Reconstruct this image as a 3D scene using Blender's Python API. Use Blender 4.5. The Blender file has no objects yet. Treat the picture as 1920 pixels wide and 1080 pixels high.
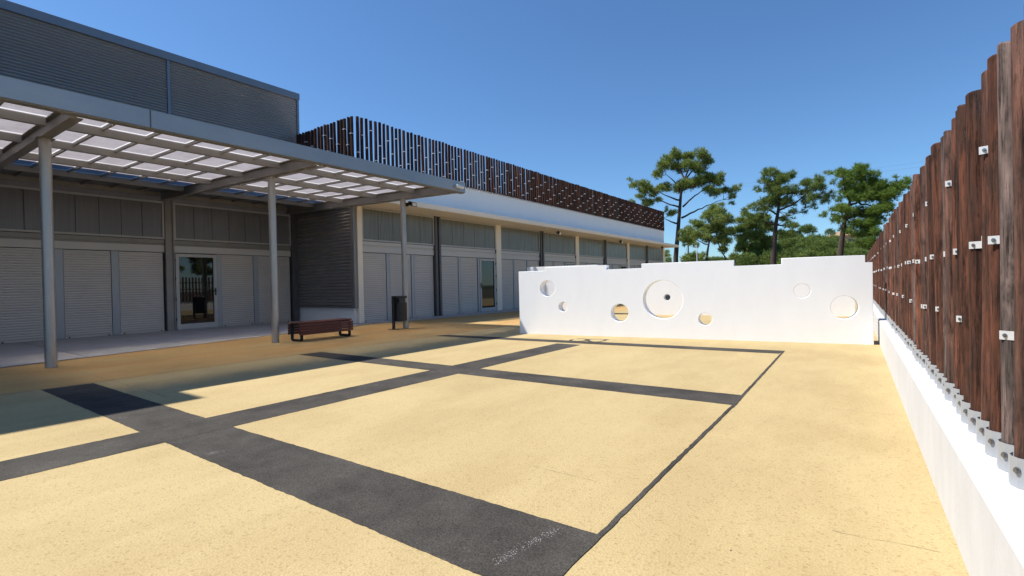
import bpy, bmesh, math, random
import numpy as np
from mathutils import Vector, Matrix
R = math.radians
random.seed(7)
rng = np.random.default_rng(11)
SC = bpy.context.scene
COL = SC.collection

# ------------------------------------------------------------------ camera
YAW, PITCH, ROLL, FPX = R(35.9), R(-0.4), R(-1.25), 930.0
CAM = Vector((0, 0, 1.05))
fw = Vector((-math.sin(YAW) * math.cos(PITCH), math.cos(YAW) * math.cos(PITCH), math.sin(PITCH)))
rt0 = Vector((math.cos(YAW), math.sin(YAW), 0))
up0 = rt0.cross(fw)
rt = rt0 * math.cos(ROLL) + up0 * math.sin(ROLL)
up = -rt0 * math.sin(ROLL) + up0 * math.cos(ROLL)
cd = bpy.data.cameras.new('camera')
cd.sensor_width = 36.0
cd.lens = FPX / 1920 * 36.0
cd.clip_start, cd.clip_end = 0.05, 3000
cam = bpy.data.objects.new('camera', cd)
cam.matrix_world = Matrix(((rt.x, up.x, -fw.x, CAM.x), (rt.y, up.y, -fw.y, CAM.y), (rt.z, up.z, -fw.z, CAM.z), (0, 0, 0, 1)))
COL.objects.link(cam)
SC.camera = cam

# ------------------------------------------------------------------ light
SUN_DIR = Vector((-0.565, -0.36, 1.0)).normalized()          # towards the sun
elev = math.asin(SUN_DIR.z)
world = bpy.data.worlds.new('World'); SC.world = world; world.use_nodes = True
wn = world.node_tree; wn.nodes.clear()
sky = wn.nodes.new('ShaderNodeTexSky'); sky.sky_type = 'NISHITA'; sky.sun_disc = False
sky.sun_elevation = elev
sky.sun_rotation = math.atan2(SUN_DIR.x, SUN_DIR.y)
sky.altitude = 0; sky.air_density = 1.0; sky.dust_density = 0.25; sky.ozone_density = 2.2
bg = wn.nodes.new('ShaderNodeBackground'); bg.inputs[1].default_value = 0.11
wo = wn.nodes.new('ShaderNodeOutputWorld')
tint = wn.nodes.new('ShaderNodeMix'); tint.data_type = 'RGBA'; tint.blend_type = 'MULTIPLY'
tint.inputs[0].default_value = 1.0; tint.inputs[7].default_value = (0.56, 0.79, 1.0, 1)      # clear polarised blue of the photograph
wn.links.new(sky.outputs[0], tint.inputs[6]); wn.links.new(tint.outputs[2], bg.inputs[0]); wn.links.new(bg.outputs[0], wo.inputs[0])
sd = bpy.data.lights.new('sun', 'SUN'); sd.energy = 5.0; sd.angle = R(0.53); sd.color = (1.0, 0.955, 0.88)
so = bpy.data.objects.new('sun', sd); COL.objects.link(so)
so.rotation_euler = (-SUN_DIR).to_track_quat('-Z', 'Y').to_euler(); so.location = (-20, -12, 40)
SC.view_settings.view_transform = 'Standard'; SC.view_settings.look = 'None'
SC.view_settings.exposure = 0.45; SC.view_settings.gamma = 1.0; SC.view_settings.use_curve_mapping = False
SC.cycles.max_bounces = 10; SC.cycles.transparent_max_bounces = 12

# ------------------------------------------------------------------ materials
MATS = {}
def newmat(name):
    m = bpy.data.materials.new(name); m.use_nodes = True
    MATS[name] = m
    nt = m.node_tree
    return m, nt, nt.nodes['Principled BSDF']
def nd(nt, t, **kw):
    n = nt.nodes.new(t)
    for k, v in kw.items():
        if k in n.inputs: n.inputs[k].default_value = v
        else: setattr(n, k, v)
    return n
def ramp(nt, src, p0, c0, p1, c1):
    r = nt.nodes.new('ShaderNodeValToRGB')
    r.color_ramp.elements[0].position = p0; r.color_ramp.elements[0].color = (*c0, 1)
    r.color_ramp.elements[1].position = p1; r.color_ramp.elements[1].color = (*c1, 1)
    nt.links.new(src, r.inputs[0]); return r.outputs[0]
def mix(nt, fac, a, b, mode='MIX'):
    m = nt.nodes.new('ShaderNodeMix'); m.data_type = 'RGBA'; m.blend_type = mode
    for sock, v in ((m.inputs[0], fac), (m.inputs[6], a), (m.inputs[7], b)):
        if hasattr(v, 'is_output'): nt.links.new(v, sock)
        elif isinstance(v, (tuple, list)): sock.default_value = (*v, 1) if len(v) == 3 else v
        else: sock.default_value = v
    return m.outputs[2]
def coords(nt, scale=(1, 1, 1), kind='Object'):
    tc = nt.nodes.new('ShaderNodeTexCoord'); mp = nt.nodes.new('ShaderNodeMapping')
    mp.inputs['Scale'].default_value = scale
    nt.links.new(tc.outputs[kind], mp.inputs[0]); return mp.outputs[0]
def noise(nt, co, scale, detail=4, rough=0.6):
    n = nd(nt, 'ShaderNodeTexNoise', Scale=scale, Detail=detail, Roughness=rough)
    nt.links.new(co, n.inputs['Vector']); return n.outputs['Fac']
def bump(nt, bs, h, strength, dist):
    b = nd(nt, 'ShaderNodeBump', Strength=strength, Distance=dist)
    nt.links.new(h, b.inputs['Height']); nt.links.new(b.outputs[0], bs.inputs['Normal'])
def simple(name, col, rough=0.6, metal=0.0, var=0.12, scale=3.0, stretch=(1, 1, 1), bumpv=0.0, bscale=40, spec=0.5, fine=0.0):
    m, nt, bs = newmat(name)
    co = coords(nt, stretch)
    f = noise(nt, co, scale, 6)
    a = tuple(max(0, c * (1 - var)) for c in col); b = tuple(min(1, c * (1 + var)) for c in col)
    c = ramp(nt, f, 0.3, a, 0.72, b)
    if fine:
        f2 = noise(nt, co, 90, 3)
        c = mix(nt, fine, c, ramp(nt, f2, 0.35, (0.25,) * 3, 0.65, (1,) * 3), 'MULTIPLY')
    nt.links.new(c, bs.inputs['Base Color'])
    bs.inputs['Roughness'].default_value = rough; bs.inputs['Metallic'].default_value = metal
    bs.inputs['Specular IOR Level'].default_value = spec
    rr = ramp(nt, f, 0.2, (max(0, rough - 0.08),) * 3, 0.8, (min(1, rough + 0.1),) * 3)
    nt.links.new(rr, bs.inputs['Roughness'])
    if bumpv: bump(nt, bs, noise(nt, co, bscale, 4), bumpv, 0.01)
    return m

def make_floor():
    m, nt, bs = newmat('yellow_rubber')
    co = coords(nt)
    base = ramp(nt, noise(nt, co, 0.55, 6), 0.3, (0.462, 0.357, 0.180), 0.7, (0.515, 0.405, 0.212))
    vo = nd(nt, 'ShaderNodeTexVoronoi', Scale=95.0); nt.links.new(co, vo.inputs['Vector'])
    gr = noise(nt, co, 120, 3, 0.7)
    c = mix(nt, 0.6, base, ramp(nt, gr, 0.33, (0.68, 0.64, 0.58), 0.56, (1.03, 1.02, 1.0)), 'MULTIPLY')
    sep = nt.nodes.new('ShaderNodeSeparateColor'); nt.links.new(vo.outputs['Color'], sep.inputs[0])
    c = mix(nt, 0.28, c, ramp(nt, sep.outputs[0], 0.02, (0.35, 0.28, 0.18), 0.16, (1, 1, 1)), 'MULTIPLY')
    # worn / dirty patches
    st = ramp(nt, noise(nt, coords(nt, (0.9, 0.35, 1)), 1.6, 8, 0.7), 0.42, (0.86, 0.83, 0.80), 0.56, (1, 1, 1))
    c = mix(nt, 0.6, c, st, 'MULTIPLY')
    # reddish dust along the posts
    sx = nt.nodes.new('ShaderNodeSeparateXYZ'); nt.links.new(co, sx.inputs[0])
    lt = nd(nt, 'ShaderNodeMath', operation='LESS_THAN'); lt.inputs[1].default_value = -7.441
    nt.links.new(sx.outputs[0], lt.inputs[0])
    rust = ramp(nt, noise(nt, coords(nt, (1, .28, 1)), 1.1, 6, 0.65), 0.36, (1.10, 0.84, 0.60), 0.66, (1.04, 0.96, 0.84))
    c = mix(nt, lt.outputs[0], c, mix(nt, 1.0, c, rust, 'MULTIPLY'))
    nt.links.new(c, bs.inputs['Base Color'])
    bs.inputs['Roughness'].default_value = 0.9; bs.inputs['Specular IOR Level'].default_value = 0.25
    hh = nd(nt, 'ShaderNodeMath', operation='ADD')
    nt.links.new(gr, hh.inputs[0]); nt.links.new(vo.outputs['Distance'], hh.inputs[1])
    bump(nt, bs, hh.outputs[0], 0.22, 0.008)
make_floor()

def make_black():
    m, nt, bs = newmat('black_rubber')
    co = coords(nt)
    base = ramp(nt, noise(nt, co, 1.7, 7, 0.65), 0.35, (0.034, 0.031, 0.027), 0.72, (0.083, 0.076, 0.066))
    gr = noise(nt, co, 120, 3, 0.7)
    c = mix(nt, 0.7, base, ramp(nt, gr, 0.34, (0.3, 0.3, 0.3), 0.62, (1.5, 1.45, 1.4)), 'MULTIPLY')
    dust = ramp(nt, noise(nt, co, 5.0, 9, 0.75), 0.60, (0, 0, 0), 0.74, (0.5, 0.5, 0.5))
    c = mix(nt, dust, c, (0.22, 0.205, 0.195))
    nt.links.new(c, bs.inputs['Base Color'])
    bs.inputs['Roughness'].default_value = 0.9; bs.inputs['Specular IOR Level'].default_value = 0.3
    bump(nt, bs, gr, 0.3, 0.008)
make_black()

def make_wood(name, k):
    m, nt, bs = newmat(name)
    tc = nt.nodes.new('ShaderNodeTexCoord'); oi = nt.nodes.new('ShaderNodeObjectInfo')
    ad = nd(nt, 'ShaderNodeVectorMath', operation='ADD')
    sc_ = nd(nt, 'ShaderNodeVectorMath', operation='SCALE'); sc_.inputs['Scale'].default_value = 37.0
    cmb = nt.nodes.new('ShaderNodeCombineXYZ')
    for i in range(3): nt.links.new(oi.outputs['Random'], cmb.inputs[i])
    nt.links.new(cmb.outputs[0], sc_.inputs[0])
    nt.links.new(tc.outputs['Object'], ad.inputs[0]); nt.links.new(sc_.outputs[0], ad.inputs[1])
    mp = nt.nodes.new('ShaderNodeMapping'); mp.inputs['Scale'].default_value = (1, 1, 0.09)
    nt.links.new(ad.outputs[0], mp.inputs[0])
    grain = noise(nt, mp.outputs[0], 38, 6, 0.65)
    mpb = nt.nodes.new('ShaderNodeMapping'); mpb.inputs['Scale'].default_value = (1, 1, 0.38)
    nt.links.new(ad.outputs[0], mpb.inputs[0])
    pat = noise(nt, mpb.outputs[0], 7.5, 8, 0.72)
    c = ramp(nt, grain, 0.3, (0.034, 0.014, 0.009), 0.72, (0.195, 0.072, 0.041))
    c2 = ramp(nt, grain, 0.3, (0.018, 0.010, 0.008), 0.72, (0.105, 0.047, 0.031))
    c = mix(nt, ramp(nt, pat, 0.40, (0, 0, 0), 0.58, (1, 1, 1)), c, c2)
    hsv = nt.nodes.new('ShaderNodeHueSaturation')
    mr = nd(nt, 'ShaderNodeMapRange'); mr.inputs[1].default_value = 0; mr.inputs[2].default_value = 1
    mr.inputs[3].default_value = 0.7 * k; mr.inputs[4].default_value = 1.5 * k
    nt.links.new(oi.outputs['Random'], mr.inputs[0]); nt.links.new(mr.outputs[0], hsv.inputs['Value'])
    m2 = nd(nt, 'ShaderNodeMath', operation='MULTIPLY'); m2.inputs[1].default_value = 7.31
    fr = nd(nt, 'ShaderNodeMath', operation='FRACT')
    nt.links.new(oi.outputs['Random'], m2.inputs[0]); nt.links.new(m2.outputs[0], fr.inputs[0])
    sat = ramp(nt, fr.outputs[0], 0.05, (0.45,) * 3, 0.25, (1.0,) * 3)
    nt.links.new(sat, hsv.inputs['Saturation']); nt.links.new(c, hsv.inputs['Color'])
    mpc = nt.nodes.new('ShaderNodeMapping'); mpc.inputs['Scale'].default_value = (1, 1, 0.045)
    nt.links.new(ad.outputs[0], mpc.inputs[0])
    spl = ramp(nt, noise(nt, mpc.outputs[0], 75, 5, 0.8), 0.36, (0.22,) * 3, 0.47, (1.0,) * 3)
    kn = ramp(nt, noise(nt, mpb.outputs[0], 17, 4, 0.6), 0.33, (0.35,) * 3, 0.44, (1.0,) * 3)
    dk = mix(nt, 1.0, mix(nt, 1.0, hsv.outputs[0], spl, 'MULTIPLY'), kn, 'MULTIPLY')
    # pale scuffs and resin spots
    sp = ramp(nt, noise(nt, mpb.outputs[0], 30, 6, 0.8), 0.63, (0, 0, 0), 0.74, (0.55,) * 3)
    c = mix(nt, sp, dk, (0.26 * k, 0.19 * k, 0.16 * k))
    nt.links.new(c, bs.inputs['Base Color'])
    bs.inputs['Roughness'].default_value = 0.78; bs.inputs['Specular IOR Level'].default_value = 0.22
    bump(nt, bs, spl, 0.6, 0.004)
make_wood('pole_wood', 1.0)
make_wood('shaded_screen_wood', 0.62)  # same wood as the fence, darkened in colour for the screen's shaded side

def make_pane(name, c0, c1, frac):
    m, nt, bs = newmat(name)
    nt.nodes.remove(bs)
    co = coords(nt, (2.0, 40, 1))
    col = ramp(nt, noise(nt, co, 2.0, 3), 0.3, c0, 0.7, c1)
    dirt = ramp(nt, noise(nt, coords(nt, (1, 1, 1)), 2.3, 6, 0.7), 0.34, (0.80,) * 3, 0.55, (1.0,) * 3)
    col = mix(nt, 1.0, col, dirt, 'MULTIPLY')
    tl = nt.nodes.new('ShaderNodeBsdfTranslucent'); nt.links.new(col, tl.inputs[0])
    gl = nd(nt, 'ShaderNodeBsdfGlossy', Roughness=0.35); gl.inputs[0].default_value = (0.8, 0.8, 0.85, 1)
    rf = nd(nt, 'ShaderNodeBsdfRefraction', Roughness=0.27, IOR=1.28); rf.inputs[0].default_value = (1.0, 0.91, 0.79, 1)
    a = nt.nodes.new('ShaderNodeMixShader'); a.inputs[0].default_value = 0.04
    b = nt.nodes.new('ShaderNodeMixShader'); b.inputs[0].default_value = frac
    nt.links.new(tl.outputs[0], a.inputs[1]); nt.links.new(gl.outputs[0], a.inputs[2])
    nt.links.new(a.outputs[0], b.inputs[1]); nt.links.new(rf.outputs[0], b.inputs[2])
    nt.links.new(b.outputs[0], nt.nodes['Material Output'].inputs[0])
make_pane('canopy_pane', (0.46, 0.42, 0.44), (0.52, 0.475, 0.495), 0.46)
make_pane('pane_light_rim', (0.74, 0.71, 0.71), (0.80, 0.77, 0.77), 0.25)  # paler rim imitates daylight leaking in around each pane

def make_poly(name, a, b, rough):
    m, nt, bs = newmat(name)
    co = coords(nt, (1, 9, 0.35))
    f = noise(nt, co, 2.2, 4)
    nt.links.new(ramp(nt, f, 0.3, a, 0.7, b), bs.inputs['Base Color'])
    bs.inputs['Roughness'].default_value = rough
    fl = nd(nt, 'ShaderNodeTexWave', Scale=9.0); fl.bands_direction = 'Y'
    nt.links.new(coords(nt), fl.inputs['Vector'])
    bump(nt, bs, fl.outputs['Fac'], 0.15, 0.004)
make_poly('transom_dark', (0.17, 0.165, 0.17), (0.21, 0.205, 0.21), 0.28)
make_poly('transom_light', (0.135, 0.128, 0.10), (0.215, 0.205, 0.17), 0.25)

def make_leaf(name, a, b):
    m, nt, bs = newmat(name)
    nt.nodes.remove(bs)
    co = coords(nt)
    f = noise(nt, co, 1.3, 4)
    c = ramp(nt, f, 0.32, a, 0.70, b)
    df = nt.nodes.new('ShaderNodeBsdfDiffuse'); tl = nt.nodes.new('ShaderNodeBsdfTranslucent')
    nt.links.new(c, df.inputs[0]); nt.links.new(c, tl.inputs[0])
    ms = nt.nodes.new('ShaderNodeMixShader'); ms.inputs[0].default_value = 0.3
    nt.links.new(df.outputs[0], ms.inputs[1]); nt.links.new(tl.outputs[0], ms.inputs[2])
    nt.links.new(ms.outputs[0], nt.nodes['Material Output'].inputs[0])
make_leaf('pine_needles', (0.125, 0.18, 0.042), (0.34, 0.39, 0.115))
make_leaf('pine_needles_dark', (0.090, 0.145, 0.042), (0.26, 0.32, 0.095))
make_leaf('pine_needles_bright', (0.085, 0.150, 0.028), (0.22, 0.305, 0.070))

simple('white_paint', (0.91, 0.91, 0.91), 0.75, var=0.025, scale=1.6, bumpv=0.12, bscale=60)
simple('eave_bounce_tint', (0.88, 0.775, 0.63), 0.75, var=0.03, scale=1.6)  # white eave and pilasters, warm bounce from the floor put into the colour
simple('plinth_paint', (0.60, 0.605, 0.615), 0.8, var=0.05, scale=5, stretch=(1.5, 1.5, .6), bumpv=0.2, bscale=45)
simple('zinc_shoe', (0.40, 0.42, 0.45), 0.45, metal=0.3, var=0.08)
simple('panel_frame', (0.22, 0.215, 0.21), 0.45, metal=0.4, var=0.06)
simple('white_wall_paint', (0.91, 0.925, 0.945), 0.7, var=0.018, scale=3.0, stretch=(1.5, 1.5, .5), bumpv=0.10, bscale=35)
simple('white_frame', (0.47, 0.445, 0.415), 0.45, var=0.05)
simple('lintel_paint', (0.56, 0.525, 0.48), 0.45, var=0.06, stretch=(1, .3, 3))
simple('shutter_grey', (0.54, 0.49, 0.44), 0.45, metal=0.1, var=0.05, scale=2.0)
simple('guide_grey', (0.36, 0.365, 0.38), 0.45, metal=0.3, var=0.05)
simple('dark_steel', (0.115, 0.11, 0.11), 0.5, metal=0.3, var=0.15)
simple('galvanised', (0.44, 0.44, 0.44), 0.42, metal=0.75, var=0.16, scale=4.0, bumpv=0.04)
simple('canopy_steel', (0.27, 0.25, 0.225), 0.5, metal=0.3, var=0.14, scale=2.5)
simple('fascia_steel', (0.39, 0.385, 0.385), 0.42, metal=0.7, var=0.14, scale=1.3, stretch=(1, .5, 1))
simple('post_steel', (0.44, 0.405, 0.375), 0.42, metal=0.75, var=0.15, scale=5.0, stretch=(1, 1, .3))
def sheet_metal(name, col, rough, metal):
    m, nt, bs = newmat(name)
    c = ramp(nt, noise(nt, coords(nt, (1, .4, .2)), 1.2, 2), 0.3, tuple(q * .93 for q in col), 0.7, tuple(q * 1.06 for q in col))
    nt.links.new(c, bs.inputs['Base Color']); bs.inputs['Roughness'].default_value = rough; bs.inputs['Metallic'].default_value = metal
sheet_metal('cladding_grey', (0.34, 0.325, 0.32), 0.42, 0.45)
sheet_metal('cladding_panel', (0.26, 0.25, 0.245), 0.35, 0.4)
simple('cladding_trim', (0.22, 0.23, 0.26), 0.42, metal=0.5, var=0.06)
simple('concrete', (0.44, 0.425, 0.42), 0.8, var=0.12, scale=2.2, bumpv=0.2, bscale=50, fine=0.15)
simple('joint_dark', (0.035, 0.03, 0.025), 0.9, var=0.3, scale=8)
simple('zinc_clip', (0.72, 0.73, 0.75), 0.4, metal=0.35, var=0.05)
simple('bolt_steel', (0.30, 0.30, 0.31), 0.35, metal=0.9, var=0.1)
simple('bench_wood', (0.125, 0.033, 0.022), 0.5, var=0.3, scale=9, stretch=(6, .6, 6), bumpv=0.1)
simple('cast_iron', (0.022, 0.020, 0.020), 0.5, metal=0.4, var=0.2)
simple('bin_steel', (0.026, 0.027, 0.028), 0.42, metal=0.4, var=0.15)
simple('black_plastic', (0.015, 0.015, 0.016), 0.4, var=0.1)
simple('pine_bark', (0.055, 0.038, 0.032), 0.9, var=0.4, scale=6, stretch=(1, 1, .3), bumpv=0.6, bscale=12)
simple('far_ground', (0.12, 0.105, 0.055), 0.95, var=0.4, scale=0.25, fine=0.4)
simple('hill_scrub', (0.05, 0.07, 0.025), 0.95, var=0.5, scale=0.4)
simple('house_plaster', (0.62, 0.42, 0.22), 0.8, var=0.08)
simple('roof_tile', (0.36, 0.24, 0.14), 0.8, var=0.2, scale=3)
simple('chalk', (0.36, 0.35, 0.345), 0.95, var=0.1)
simple('cable', (0.03, 0.03, 0.035), 0.6)
simple('interior_dark', (0.05, 0.048, 0.046), 0.8)
simple('lamp_glass', (0.75, 0.74, 0.70), 0.2)
def make_glass():
    m, nt, bs = newmat('door_glass')
    bs.inputs['Base Color'].default_value = (0.008, 0.008, 0.009, 1)
    bs.inputs['Roughness'].default_value = 0.015
    bs.inputs['IOR'].default_value = 1.6
    bump(nt, bs, noise(nt, coords(nt), 1.2, 2), 0.02, 0.01)
make_glass()

# ------------------------------------------------------------------ mesh helpers
ORG = {}
class MB:
    def __init__(s): s.v = []; s.f = []
    def add(s, vs, fs):
        n = len(s.v); s.v += [tuple(p) for p in vs]; s.f += [tuple(i + n for i in f) for f in fs]; return s
    def box(s, x0, x1, y0, y1, z0, z1):
        return s.add([(x, y, z) for z in (z0, z1) for y in (y0, y1) for x in (x0, x1)],
                     [(0, 2, 3, 1), (4, 5, 7, 6), (0, 1, 5, 4), (2, 6, 7, 3), (0, 4, 6, 2), (1, 3, 7, 5)])
    def bevbox(s, x0, x1, y0, y1, z0, z1, b=0.006):
        bm = bmesh.new()
        r = bmesh.ops.create_cube(bm, size=1)
        for v in bm.verts:
            v.co = Vector(((x0 + x1) / 2 + v.co.x * (x1 - x0), (y0 + y1) / 2 + v.co.y * (y1 - y0), (z0 + z1) / 2 + v.co.z * (z1 - z0)))
        bmesh.ops.bevel(bm, geom=list(bm.edges), offset=b, segments=1, affect='EDGES')
        bm.verts.index_update()
        s.add([v.co[:] for v in bm.verts], [[v.index for v in f.verts] for f in bm.faces]); bm.free(); return s
    def prism(s, pts, z0, z1):
        n = len(pts)
        return s.add([(x, y, z0) for x, y in pts] + [(x, y, z1) for x, y in pts],
                     [tuple(range(n - 1, -1, -1)), tuple(range(n, 2 * n))] + [(i, (i + 1) % n, (i + 1) % n + n, i + n) for i in range(n)])
    def tube(s, pts, rad, n=8, cap=True):
        pts = [Vector(p) for p in pts]
        if not hasattr(rad, '__len__'): rad = [rad] * len(pts)
        vs, fs = [], []
        ref = None
        for i, p in enumerate(pts):
            t = (pts[min(i + 1, len(pts) - 1)] - pts[max(i - 1, 0)]).normalized()
            if ref is None:
                ref = Vector((1, 0, 0)) if abs(t.x) < 0.9 else Vector((0, 1, 0))
            a = (ref - t * ref.dot(t)).normalized(); b = t.cross(a); ref = a
            for k in range(n):
                an = 2 * math.pi * k / n
                vs.append(p + (a * math.cos(an) + b * math.sin(an)) * rad[i])
        for i in range(len(pts) - 1):
            for k in range(n):
                k2 = (k + 1) % n
                fs.append((i * n + k, i * n + k2, (i + 1) * n + k2, (i + 1) * n + k))
        if cap:
            fs.append(tuple(range(n - 1, -1, -1))); m = (len(pts) - 1) * n; fs.append(tuple(range(m, m + n)))
        return s.add(vs, fs)
    def build(s, name, mat, parent=None, loc=None, smooth=False):
        org = Vector(ORG.get(parent.name, (0, 0, 0))) if parent else Vector((0, 0, 0))
        if loc is None: loc = org.copy()
        loc = Vector(loc)
        me = bpy.data.meshes.new(name)
        me.from_pydata([(Vector(v) - loc)[:] for v in s.v], [], s.f); me.update()
        me.materials.append(MATS[mat])
        if smooth: me.shade_smooth() if smooth is True else me.set_sharp_from_angle(angle=smooth)
        o = bpy.data.objects.new(name, me); COL.objects.link(o)
        o.location = loc - org
        if parent: o.parent = parent
        ORG[o.name] = loc[:]
        return o
def smoothed(o, ang=40):
    me = o.data; me.shade_smooth()
    me.set_sharp_from_angle(angle=R(ang)); return o
def tag(o, label, cat, group=None):
    o['label'] = label; o['category'] = cat
    if group: o['group'] = group
    return o
def struct(o, kind='structure'):
    o['kind'] = kind; return o
def thing(name, loc, label, cat, group=None):
    o = bpy.data.objects.new(name, None); COL.objects.link(o); o.location = loc
    o.empty_display_size = 0.2
    ORG[o.name] = tuple(loc)
    return tag(o, label, cat, group)
def inst(name, me, parent, loc, rot=(0, 0, 0), scale=(1, 1, 1)):
    o = bpy.data.objects.new(name, me); COL.objects.link(o)
    org = Vector(ORG[parent.name])
    o.location = Vector(loc) - org; o.rotation_euler = rot; o.scale = scale; o.parent = parent
    ORG[o.name] = tuple(loc)
    return o
def at(px, py, D):
    """point on the sight line of photo pixel (px, py), D metres away over the ground"""
    d = rt * (px - 960) - up * (py - 540) + fw * FPX
    return CAM + d * (D / math.hypot(d.x, d.y))
def gnd(px, py):
    d = rt * (px - 960) - up * (py - 540) + fw * FPX
    p = CAM + d * (-CAM.z / d.z); return (p.x, p.y)
def corrugated(axis, c, a0, a1, z0, z1, pitch, depth, out, trap=False):
    """sheet of horizontal ribs in the plane axis = c, spanning a0..a1, ribs stand out by depth * out"""
    mb = MB(); vs, fs = [], []
    prof = []
    z = z0
    if trap:
        while z < z1 - 1e-6:
            for t, d in ((0, 0), (0.32, 0), (0.5, 1), (0.82, 1)):
                if z + t * pitch <= z1: prof.append((z + t * pitch, d))
            z += pitch
    else:
        n = int((z1 - z0) / pitch * 8)
        prof = [(z0 + (z1 - z0) * i / n, 0.5 - 0.5 * math.cos(2 * math.pi * (z1 - z0) / pitch * i / n)) for i in range(n + 1)]
    for z, d in prof:
        for a in (a0, a1):
            vs.append((c + out * depth * d, a, z) if axis == 'x' else (a, c + out * depth * d, z))
    for i in range(len(prof) - 1):
        q = (2 * i, 2 * i + 1, 2 * i + 3, 2 * i + 2)
        fs.append(q)
    mb.add(vs, fs); return mb

# ------------------------------------------------------------------ setting: ground
FX = lambda y: 0.264 - 0.0234 * (y - 2.316)                       # inner face of the fence's base wall
def ring_sheet(name, mat, z, r, n=48):
    return MB().add([(0, 0, z)] + [(r * math.cos(2 * math.pi * k / n), r * math.sin(2 * math.pi * k / n), z) for k in range(n)],
                    [(0, 1 + k, 1 + (k + 1) % n) for k in range(n)]).build(name, mat)
struct(ring_sheet('ground', 'far_ground', -0.03, 1500))
floor = struct(MB().prism([(-15.4, -9), (FX(-9) + .06, -9), (FX(42) + .06, 42), (-12.3, 42), (-12.3, 9.15), (-15.4, 9.15)], -0.02, 0.0)
               .build('playground_floor', 'yellow_rubber'))

def strip(poly, jit=0.0022, step=0.022, z=0.002):
    """flat patch with slightly uneven hand-laid edges"""
    pts = []
    n = len(poly)
    for i in range(n):
        a, b = Vector(poly[i]), Vector(poly[(i + 1) % n]); L = (b - a).length
        k = max(1, int(L / step)); nr = Vector((-(b - a).y, (b - a).x)).normalized()
        w = 0
        for j in range(k):
            w = w * 0.45 + random.gauss(0, jit) * 0.8
            pts.append(a + (b - a) * (j / k) + nr * (w if 0 < j else 0))
    bm = bmesh.new()
    vs = [bm.verts.new((p.x, p.y, z)) for p in pts]
    f = bm.faces.new(vs)
    bmesh.ops.triangulate(bm, faces=[f])
    bm.verts.index_update()
    mb = MB(); mb.add([v.co[:] for v in bm.verts], [[v.index for v in q.verts] for q in bm.faces]); bm.free()
    for i, q in enumerate(mb.f):
        a, b, c = (Vector(mb.v[k]) for k in q)
        if (b - a).cross(c - a).z < 0: mb.f[i] = tuple(reversed(q))
    return mb
# the black game grid: the long stripe, three cross stripes, the thin border
XL0, XL1, XE = -4.475, -4.005, -0.945
strip([(XL0, -3.2), (XL1, -3.2), (XL1, 7.49), (XL0, 7.49)]).build('painted_stripe', 'black_rubber', floor)
for y0, y1 in ((1.365, 1.815), (4.40, 4.80), (7.48, 7.80)):
    t = (0.0 if y0 < 7 else 0.335)
    strip([(-7.44, y0), (XL0 - .002, y0 + t * .45), (XL0 - .002, y1 + t * .45), (-7.40, y1)] if y0 < 7 else
          [(-7.45, 7.48), (-1.06, 7.80), (-1.02, 8.13), (-7.36, 7.79)], z=0.0035 if y0 > 7 else 0.002).build('painted_stripe', 'black_rubber', floor)
    if y0 < 7:
        strip([(XL1 + .002, y0), (XE + .02, y0 + .03 * (y0 > 2)), (XE + .02 - .02 * (y0 > 2), y1 + .05), (XL1 + .002, y1)]).build('painted_stripe', 'black_rubber', floor)
def border(pts, w, z):
    dense = []
    for p, q in zip(pts, pts[1:]):
        n = int((Vector(q) - Vector(p)).length / .05)
        dense += [Vector(p).lerp(Vector(q), i / n) for i in range(n)]
    dense.append(Vector(pts[-1]))
    return MB().add(*stroke([p + Vector((random.gauss(0, .0015), 0)) for p in dense], [w * random.uniform(.85, 1.12) for _ in dense], z))
BORDER = [(-0.90, -3.2), (-0.925, 1.85), (-0.945, 4.56), (-1.035, 8.06)]
# numeral outlined beside the far stripe
def stroke(pts, w, z):
    pts = [Vector(p) for p in pts]; L, Rr = [], []
    for i, p in enumerate(pts):
        t = (pts[min(i + 1, len(pts) - 1)] - pts[max(i - 1, 0)]).normalized(); n = Vector((-t.y, t.x))
        ww = w[i] if hasattr(w, '__len__') else w
        L.append(p + n * ww / 2); Rr.append(p - n * ww / 2)
    n = len(pts)
    return [(q.x, q.y, z) for q in L] + [(q.x, q.y, z) for q in Rr], [(i + n, i + n + 1, i + 1, i) for i in range(n - 1)]
border(BORDER, .025, .004).build('painted_border', 'black_rubber', floor)
def num(pl): return [gnd(1040 + x / 13.71, 615 + y / 13.71) for x, y in pl]
mb = MB()
mb.add(*stroke(num([(500, 290), (440, 300), (400, 318), (460, 333), (600, 337), (740, 330), (810, 318), (850, 300), (900, 291), (1000, 288), (1150, 289), (1270, 293), (1330, 302)]), [.03, .04, .05, .04, .035, .04, .08, .09, .06, .045, .04, .045, .06], 0.002))
mb.add(*stroke(num([(570, 280), (640, 274), (720, 276), (800, 285), (850, 297)]), .035, 0.0024))
mb.add(*stroke(num([(830, 318), (880, 335), (950, 350), (1050, 356), (1170, 350), (1270, 328), (1340, 303), (1400, 297)]), [.08, .07, .05, .04, .045, .05, .05, .03], 0.0028))
mb.build('painted_numeral', 'black_rubber', floor)
# chalk scribble on the near stripe
mb = MB()
a, b = Vector(gnd(928, 1056)), Vector(gnd(1046, 993))
for k in range(260):
    t = random.random(); p = a.lerp(b, t) + Vector((random.gauss(0, .012), random.gauss(0, .010) + .008 * math.sin(t * 4) + (0.02 if k % 3 == 0 and t > .3 else 0)))
    s_ = random.uniform(.001, .0032)
    mb.add([(p.x + s_ * math.cos(q), p.y + s_ * math.sin(q), 0.0035) for q in (0.3, 2.2, 4.4)], [(0, 1, 2)])
mb.build('chalk_scribble', 'chalk', floor)
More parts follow.
